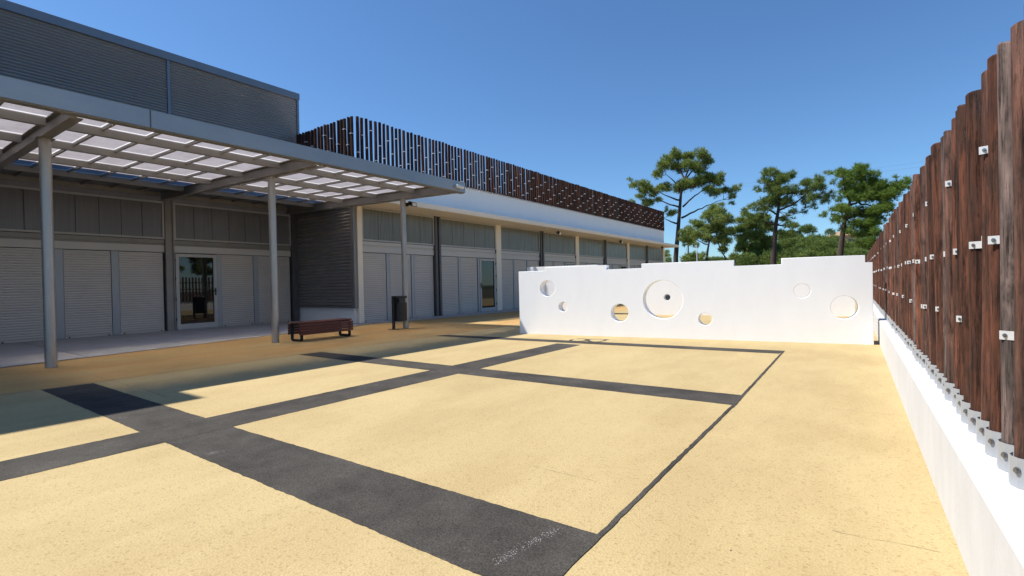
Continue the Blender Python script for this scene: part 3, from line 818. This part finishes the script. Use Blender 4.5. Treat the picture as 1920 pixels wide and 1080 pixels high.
clipf = mesh_of(MB().box(-.004, 0, -.024, .024, -.015, .015).box(-.0045, .0005, -.0245, -.0195, -.015, .036), 'clip', 'zinc_clip')
y = -2.6; k = 0
while y < FY1:
    s = random.uniform(.90, 1.12)
    x = FX(y) + .140 + random.uniform(-.006, .006)
    hz = 1.0 + random.uniform(-.014, .014)
    p = inst('pole', FP[k % 10], fen, (x, y, .40), (random.gauss(0, .006), random.gauss(0, .0035), random.uniform(0, 6.28)), (s, s, hz))
    sh = inst('base_shoe', shoe, fen, (x, y, .376), (0, 0, R(42)), (s * .80, s * .80, .9))
    if .5 < y < 10:
        b = bpy.data.objects.new('bolt', bolt); COL.objects.link(b); b.parent = sh; b.location = (-.0695, 0, .062); b.scale = (.8, .8, .8)
    if k % 5 in (0, 1, 2, 3) or random.random() < .3:
        lev = ((.83, 1.17, 1.535, 1.17, .83)[k % 5]) + random.uniform(-.012, .012)
        rr_ = .043 * s * 1.01
        an = R(58 + random.uniform(-12, 12))
        c = inst('clip', clipf, fen, (x - (rr_ + .002) * math.cos(an), y - (rr_ + .002) * math.sin(an), lev), (0, 0, an))
        if .5 < y < 8:
            b = bpy.data.objects.new('bolt', bolt); COL.objects.link(b); b.parent = c; b.location = (-.004, .008, 0); b.scale = (.45, .45, .45)
    y += .166 + random.uniform(-.006, .006); k += 1
for zz in (.83, 1.17, 1.535):
    MB().add([(FX(FY0) + .235, FY0, zz - .03), (FX(FY0) + .275, FY0, zz - .03), (FX(FY1) + .275, FY1, zz - .03), (FX(FY1) + .235, FY1, zz - .03),
              (FX(FY0) + .235, FY0, zz + .03), (FX(FY0) + .275, FY0, zz + .03), (FX(FY1) + .275, FY1, zz + .03), (FX(FY1) + .235, FY1, zz + .03)],
             [(0, 3, 2, 1), (4, 5, 6, 7), (0, 1, 5, 4), (2, 3, 7, 6), (1, 2, 6, 5), (3, 0, 4, 7)]).build('rail', 'galvanised', fen)

# ------------------------------------------------------------------ trees
def needles(name, puffs, mat, parent, dens=26, L=.30, W=.055, blades=9):
    """needle tufts spread through ellipsoid clumps: (centre, radius)"""
    V = []; 
    for c, r in puffs:
        n = max(10, int(dens * 4 * math.pi * r * r * 1.25))
        d = rng.normal(size=(n, 3)); d /= np.linalg.norm(d, axis=1)[:, None]
        rad = r * np.clip(rng.normal(.80, .22, n), .15, 1.18)
        pos = np.array(c)[None] + d * rad[:, None] * np.array([1, 1, .78])
        keep = (d[:, 2] > -.65) | (rng.random(n) < .35)
        pos, d = pos[keep], d[keep]; n = len(pos)
        ax = d * .75 + np.array([0, 0, .75]) + rng.normal(0, .3, (n, 3))
        ax /= np.linalg.norm(ax, axis=1)[:, None]
        for b in range(blades):
            q = ax + rng.normal(0, .75, (n, 3)); q /= np.linalg.norm(q, axis=1)[:, None]
            s = np.cross(q, rng.normal(size=(n, 3))); s /= np.linalg.norm(s, axis=1)[:, None]
            ln = L * rng.uniform(.6, 1.2, n)[:, None]
            V.append(np.stack([pos - s * W * .5, pos + s * W * .5, pos + q * ln], 1).reshape(-1, 3))
    V = np.concatenate(V).astype(np.float32)
    org = np.array(ORG[parent.name]) if parent else np.zeros(3)
    V = V - org
    nt = len(V) // 3
    me = bpy.data.meshes.new(name)
    me.vertices.add(len(V)); me.vertices.foreach_set('co', V.ravel())
    me.loops.add(len(V)); me.loops.foreach_set('vertex_index', np.arange(len(V), dtype=np.int32))
    me.polygons.add(nt); me.polygons.foreach_set('loop_start', np.arange(0, len(V), 3, dtype=np.int32))
    me.polygons.foreach_set('loop_total', np.full(nt, 3, dtype=np.int32))
    me.update(calc_edges=True); me.materials.append(MATS[mat])
    o = bpy.data.objects.new(name, me); COL.objects.link(o); 
    if parent: o.parent = parent
    return o
TRI = [0]
def pine(name, D, org, sc, puffs, trunk, limbs, label, mat='pine_needles', r0=.28, dens=26, spread=1.0, L=.34, W=.034):
    ox, oy = org
    px = lambda x, y: (ox + x / sc, oy + y / sc)
    mscale = at(*px(500, 500), D)
    depth = (mscale - CAM).dot(fw); ppm = FPX / depth * sc
    view = (mscale - CAM); view.z = 0; view.normalize()
    b0 = at(*px(*trunk[0]), D)
    root = thing(name, (b0.x, b0.y, -.03), label, 'tree')
    tp = [Vector((b0.x, b0.y, -.05))] + [at(*px(*q), D) for q in trunk]
    H = tp[-1].z
    tr = MB(); nT = len(tp)
    tr.tube(tp, [r0 * (1.15 - .95 * i / (nT - 1)) for i in range(nT)], 9)
    ends = []
    for lm in limbs:
        off = random.uniform(-1.3, 1.3) * spread
        pts = [at(*px(*q), D) + view * (off * i / max(1, len(lm) - 1)) for i, q in enumerate(lm)]
        # bend a little
        dense = []
        for i in range(len(pts) - 1):
            for t in (0, .33, .66): dense.append(pts[i].lerp(pts[i + 1], t) + Vector((0, 0, random.uniform(-.08, .08))))
        dense.append(pts[-1]); n = len(dense)
        tr.tube(dense, [r0 * (.42 - .34 * i / (n - 1)) for i in range(n)], 6)
        ends.append(pts[-1])
    pl = []
    axis_x = sum(q[0] for q in trunk) / len(trunk)
    for (x, y, r) in puffs:
        c = at(*px(x, y), D); rm = r / ppm
        for rep in range(3):
            o_ = view * random.uniform(-1, 1) * spread * (1.7 if rep else .9)
            pl.append((c + o_ + Vector((random.uniform(-.3, .3), 0, random.uniform(-.22, .2))), rm * random.uniform(.62, .90)))
        # twig from the nearest limb end or trunk point
        src = min(ends + tp[2:], key=lambda q: (q - c).length)
        if (src - c).length > .25 and random.random() < .6:
            md = src.lerp(pl[-1][0], .5) + Vector((0, 0, -.12))
            tr.tube([src, md, pl[-1][0]], [r0 * .12, r0 * .09, r0 * .04], 5)
    smoothed(tr.build('trunk', 'pine_bark', root), 60)
    cr = needles('crown', [(tuple(c), r) for c, r in pl], mat, root, dens, L, W)
    TRI[0] += len(cr.data.polygons)
    return root
pine('pine_tree', 58, (1160, 260), 4.5,
     [(500,135,55),(590,150,60),(700,150,60),(740,195,45),(420,190,55),(360,250,55),(335,300,42),(470,235,55),(560,230,55),(640,240,55),(690,265,45),(300,290,26),
      (520,400,62),(600,380,62),(680,375,62),(760,340,66),(830,325,45),(840,375,42),(760,430,48),(820,460,38),(900,440,36),(960,430,34),(1000,430,20),(950,500,24),(960,535,14),
      (130,390,34),(190,390,38),(250,415,46),(200,440,42),(290,455,46),(350,430,46),(400,405,44),(180,505,34),(240,520,42),(220,570,28),(330,525,26),(430,640,28),(460,620,26),(390,600,18),(110,360,18),(460,100,28)],
     [(482,1000),(495,850),(512,640),(525,470),(560,330),(600,240)],
     [[(500,720),(440,700),(375,668)],[(530,665),(640,610),(740,560),(890,500)],[(540,575),(620,500),(690,455),(800,370)],[(510,580),(430,550),(340,510),(220,450)],[(520,525),(430,490),(300,440)],[(530,465),(470,360),(400,300)],[(560,340),(640,260),(710,190)],[(555,340),(520,260),(500,180)],[(525,440),(600,420),(690,400)]],
     'tallest flat-topped pine rising behind the end of the classroom wing', 'pine_needles', .27, 26)
pine('pine_tree', 52, (1400, 280), 4.909,
     [(200,215,42),(260,235,46),(330,235,50),(395,235,36),(160,280,36),(200,320,50),(280,320,58),(350,300,48),(125,370,28),(220,380,58),(300,400,58),(380,400,50),(450,385,40),(250,470,58),(170,500,50),(90,510,36),(50,520,22),(120,550,36),(210,545,40),(330,480,50),(400,470,44),
      (560,310,42),(640,290,40),(695,270,26),(600,360,50),(680,350,42),(540,420,42),(620,430,44),(700,430,36),(760,420,26),(720,470,26),(560,490,34),(630,530,26),(530,560,24),(420,580,30),(400,610,18),
      (120,620,48),(60,650,48),(180,680,46),(330,660,30),(400,710,36),(450,720,28),(420,780,48),(340,790,40)],
     [(245,1010),(255,850),(268,690),(290,570),(300,470),(290,300)],
     [[(290,570),(420,510),(520,450),(640,320)],[(290,640),(370,620),(450,603)],[(285,600),(220,560),(120,520)],[(270,690),(340,700),(420,730)],[(265,700),(180,660),(90,640)],[(300,470),(370,420),(440,390)],[(300,420),(230,380),(170,320)]],
     'dark open-branched pine in the middle with a crooked right limb', 'pine_needles_dark', .25, 26)
pine('pine_tree', 42, (1400, 280), 4.909,
     [(1045,160,32),(1060,200,42),(880,220,46),(815,215,22),(825,280,28),(960,240,50),(1000,280,58),(1100,230,46),(1130,280,52),(900,320,50),(1050,340,66),(1150,350,66),(950,380,58),(1250,330,58),(1200,290,36),(1320,370,60),(1380,320,42),(1412,290,26),(1430,370,40),(1290,430,66),(1200,450,66),(1100,440,66),(1000,450,58),(920,420,40),(840,430,30),(1350,440,50),
      (820,560,40),(740,590,30),(880,560,48),(950,600,56),(1040,580,66),(1130,600,66),(1230,560,66),(1290,520,58),(860,640,46),(800,640,34),(960,690,56),(1060,700,66),(1160,690,66),(1230,640,50),(1100,790,56),(1020,780,46),(1180,780,42),(940,740,36),(1060,870,40),(1130,870,40)],
     [(855,1010),(880,800),(905,640),(950,480),(1010,300)],
     [[(900,660),(1000,600),(1100,560)],[(930,540),(1050,460),(1180,400),(1320,370)],[(905,650),(850,610),(780,590)],[(950,480),(900,400),(870,260)],[(890,740),(980,760),(1080,790)],[(960,460),(1100,520),(1240,560)]],
     'broad bright green pine just left of the timber fence top', 'pine_needles_bright', .22, 34, L=.28, W=.030)
pine('pine_tree', 50, (1160, 260), 4.5,
     [(830,585,34),(790,620,44),(860,640,44),(750,660,44),(820,690,58),(900,690,46),(640,700,30),(690,730,48),(930,690,24),(770,760,58),(860,770,58),(620,780,40),(680,820,52),(560,790,30),(540,850,30),(590,860,38),(760,850,48),(850,860,58),(920,800,48),(930,870,40),(640,900,30),(610,1000,36),(700,990,34),(900,930,36),(560,1010,26)],
     [(742,1040),(748,960),(765,860),(790,700)],
     [[(910,1030),(850,920),(820,820),(800,760)],[(750,900),(680,860),(600,840)],[(775,800),(850,760),(920,720)],[(780,760),(720,740),(650,710)]],
     'low bushy pine with a leaning second trunk, right of the tallest pine', 'pine_needles', .16, 30, L=.30, W=.032)
pine('pine_tree', 62, (1160, 260), 4.5,
     [(1060,630,36),(1020,680,42),(1090,690,46),(1050,750,54),(1120,740,50),(1180,700,42),(1000,770,42),(1090,820,58),(1160,820,58),(1230,760,50),(1220,680,36),(1020,850,42),(1000,940,36),(1050,900,48),(1130,930,48),(1200,900,50),(990,1000,40),(1060,1010,40),(1150,1010,40),(1250,850,50)],
     [(1066,1060),(1066,940),(1066,800),(1062,680)],
     [[(1066,850),(1120,800),(1180,740)],[(1066,900),(1020,860),(990,800)],[(1066,960),(1140,920),(1210,880)]],
     'mid-height pine standing close to the left of the dark pine', 'pine_needles', .2, 26)
pine('pine_tree', 66, (1160, 260), 4.5,
     [(580,760,26),(560,800,30),(600,810,30),(545,840,26),(590,850,30),(625,860,24),(560,880,22)],
     [(585,1040),(587,940),(590,860),(584,790)], [[(587,900),(620,870),(640,860)]],
     'thin young pine with a bare stem beside the tallest pine', 'pine_needles', .12, 24)
pine('pine_tree', 84, (1160, 260), 4.5, [(405,990,26),(410,1020,28),(395,960,18),(415,1050,24)], [(405,1060),(405,1010)], [],
     'small pine top glimpsed past the far corner of the classroom wing', 'pine_needles', .14, 20)
pine('pine_tree', 74, (1160, 260), 4.5, [(60,545,24),(95,540,26),(125,550,20),(-275,398,7),(-268,402,6)][:3], [(95,700),(95,560)], [],
     'pine top just showing above the dark timber screen', 'pine_needles', .16, 24)
# pines beyond the timber fence: outside the frame, but mirrored in the glazed doors
src_t = [o for o in COL.objects if o.get('category') == 'tree' and 'leaning second trunk' in o['label']][0]
src_d = [o for o in COL.objects if o.get('category') == 'tree' and 'mid-height' in o['label']][0]
for i, (tx, ty, sc_, rz) in enumerate(((8, 13.5, .8, 0), (9.5, 16.5, .75, 1.2), (7.5, 19, .8, 2.5), (11, 11.5, .85, 4), (9, 30, .8, .7), (11, 36, .8, 3.1), (13.5, 42, .9, 5.2), (13, 21, .9, 2.1))):
    src = (src_t, src_d)[i % 2]
    r_ = src.copy(); COL.objects.link(r_); r_.location = (tx, ty, -.03); r_.rotation_euler = (0, 0, rz); r_.scale = (sc_,) * 3
    r_['label'] = 'dark pine beyond the timber fence, mirrored in the glazed doors'; r_['group'] = 'pines beyond the fence'
    for ch in src.children:
        c_ = ch.copy(); COL.objects.link(c_); c_.parent = r_
# low wood behind, one mass
wood = []
for x in range(-20, 1150, 34):
    for rowi, (D, ybase) in enumerate(((78, 800), (72, 870), (66, 940), (62, 1000), (60, 1055), (59, 1100))):
        if rowi == 0 and not (380 < x < 800): continue
        xx, yy = x + random.uniform(-18, 18), ybase + random.uniform(-55, 40) + (30 * math.sin(x * .02) if rowi == 0 else 0)
        if rowi < 2 and x > 830 and random.random() < .5: continue
        wood.append((tuple(at(1400 + xx / 4.909, 280 + yy / 4.909, D + random.uniform(-4, 4))), random.choice((.35, .5, .7, 1.0)) * random.uniform(.8, 1.15)))
for x in range(900, 1400, 40):
    wood.append((tuple(at(1160 + x / 4.5, 260 + (1050 + 25 * (x % 3)) / 4.5, 64)), random.uniform(.4, .7)))
for x in range(560, 950, 45):
    wood.append((tuple(at(1160 + x / 4.5, 260 + 1030 / 4.5, 75)), random.uniform(.4, .7)))
wd = needles('woodland', wood, 'pine_needles_dark', None, 22, .34, .05, 9)
tag(wd, 'low green scrub and young pines growing as one mass behind the white wall', 'woodland'); struct(wd, 'stuff')
# wooded hill far behind
hv, hf = [], []
NH, NR = 40, 8
for i in range(NH + 1):
    a = R(-36 + 66 * i / NH)
    for j in range(NR + 1):
        d = 95 + 150 * j / NR
        h = 13.5 * (j / NR) ** .8 * (0.55 + .45 * math.sin(i * .37) * math.sin(i * .11 + 1)) * min(1, max(0, (i - 8) / 14)) + random.uniform(-.4, .4) * (j > 0)
        hv.append((d * math.sin(a), d * math.cos(a), h - .5 if j else -.6))
for i in range(NH):
    for j in range(NR): p = i * (NR + 1) + j; hf.append((p, p + NR + 1, p + NR + 2, p + 1))
struct(MB().add(hv, hf).build('hill', 'hill_scrub', smooth=True))
# house on the hill, glimpsed between pines
hc = at(1583, 458, 104)
hs = thing('hillside_house', (hc.x, hc.y, 0), 'small ochre house glimpsed between the pines near the fence', 'house')
x0, y0, z0 = hc.x, hc.y, hc.z
MB().box(x0 - 2.6, x0 + 2.2, y0, y0 + 6, 0, z0 + 1.5).build('wall', 'house_plaster', hs)
MB().add([(x0 - 3, y0 - .4, z0 + 1.5), (x0 + 2.6, y0 - .4, z0 + 1.5), (x0 + 2.6, y0 + 6.4, z0 + 1.5), (x0 - 3, y0 + 6.4, z0 + 1.5), (x0 - .2, y0 + .5, z0 + 2.5), (x0 - .2, y0 + 5.5, z0 + 2.5)],
         [(0, 1, 4), (1, 2, 5, 4), (2, 3, 5), (3, 0, 4, 5), (3, 2, 1, 0)]).build('roof', 'roof_tile', hs)
for xx in (-1.6, .6): MB().box(x0 + xx, x0 + xx + .8, y0 - .03, y0 + .05, z0 - .4, z0 + .8).build('window', 'door_glass', hs)
# street lamp pole and overhead cables
lp = at(1307, 492, 46)
t = thing('lamp_post', (lp.x, lp.y, -.03), 'thin pale lamp post in front of the low bushy pine', 'lamp post')
zt = at(1307, 462, 46).z
smoothed(MB().tube([(lp.x, lp.y, -.03), (lp.x, lp.y, zt)], [.05, .035], 8).build('pole', 'zinc_clip', t))
MB().bevbox(lp.x - .16, lp.x + .04, lp.y - .06, lp.y + .06, zt - .01, zt + .06, .01).build('lamp_head', 'zinc_clip', t)
for i, (q0, q1) in enumerate((((1230, 360), (1990, 268)), ((1230, 364), (1990, 279)))):
    a, b = at(*q0, 95), at(*q1, 70)
    pts = [a.lerp(b, t_ / 16) + Vector((0, 0, -1.1 * 4 * (t_ / 16) * (1 - t_ / 16) * .35)) for t_ in range(17)]
    tag(MB().tube(pts, .005, 5).build('overhead_cable', 'cable'), ('upper' if i == 0 else 'lower') + ' of two faint overhead cables crossing the sky behind the pines', 'cable', 'overhead cables')
print('needle triangles', TRI[0] + len(wd.data.polygons))
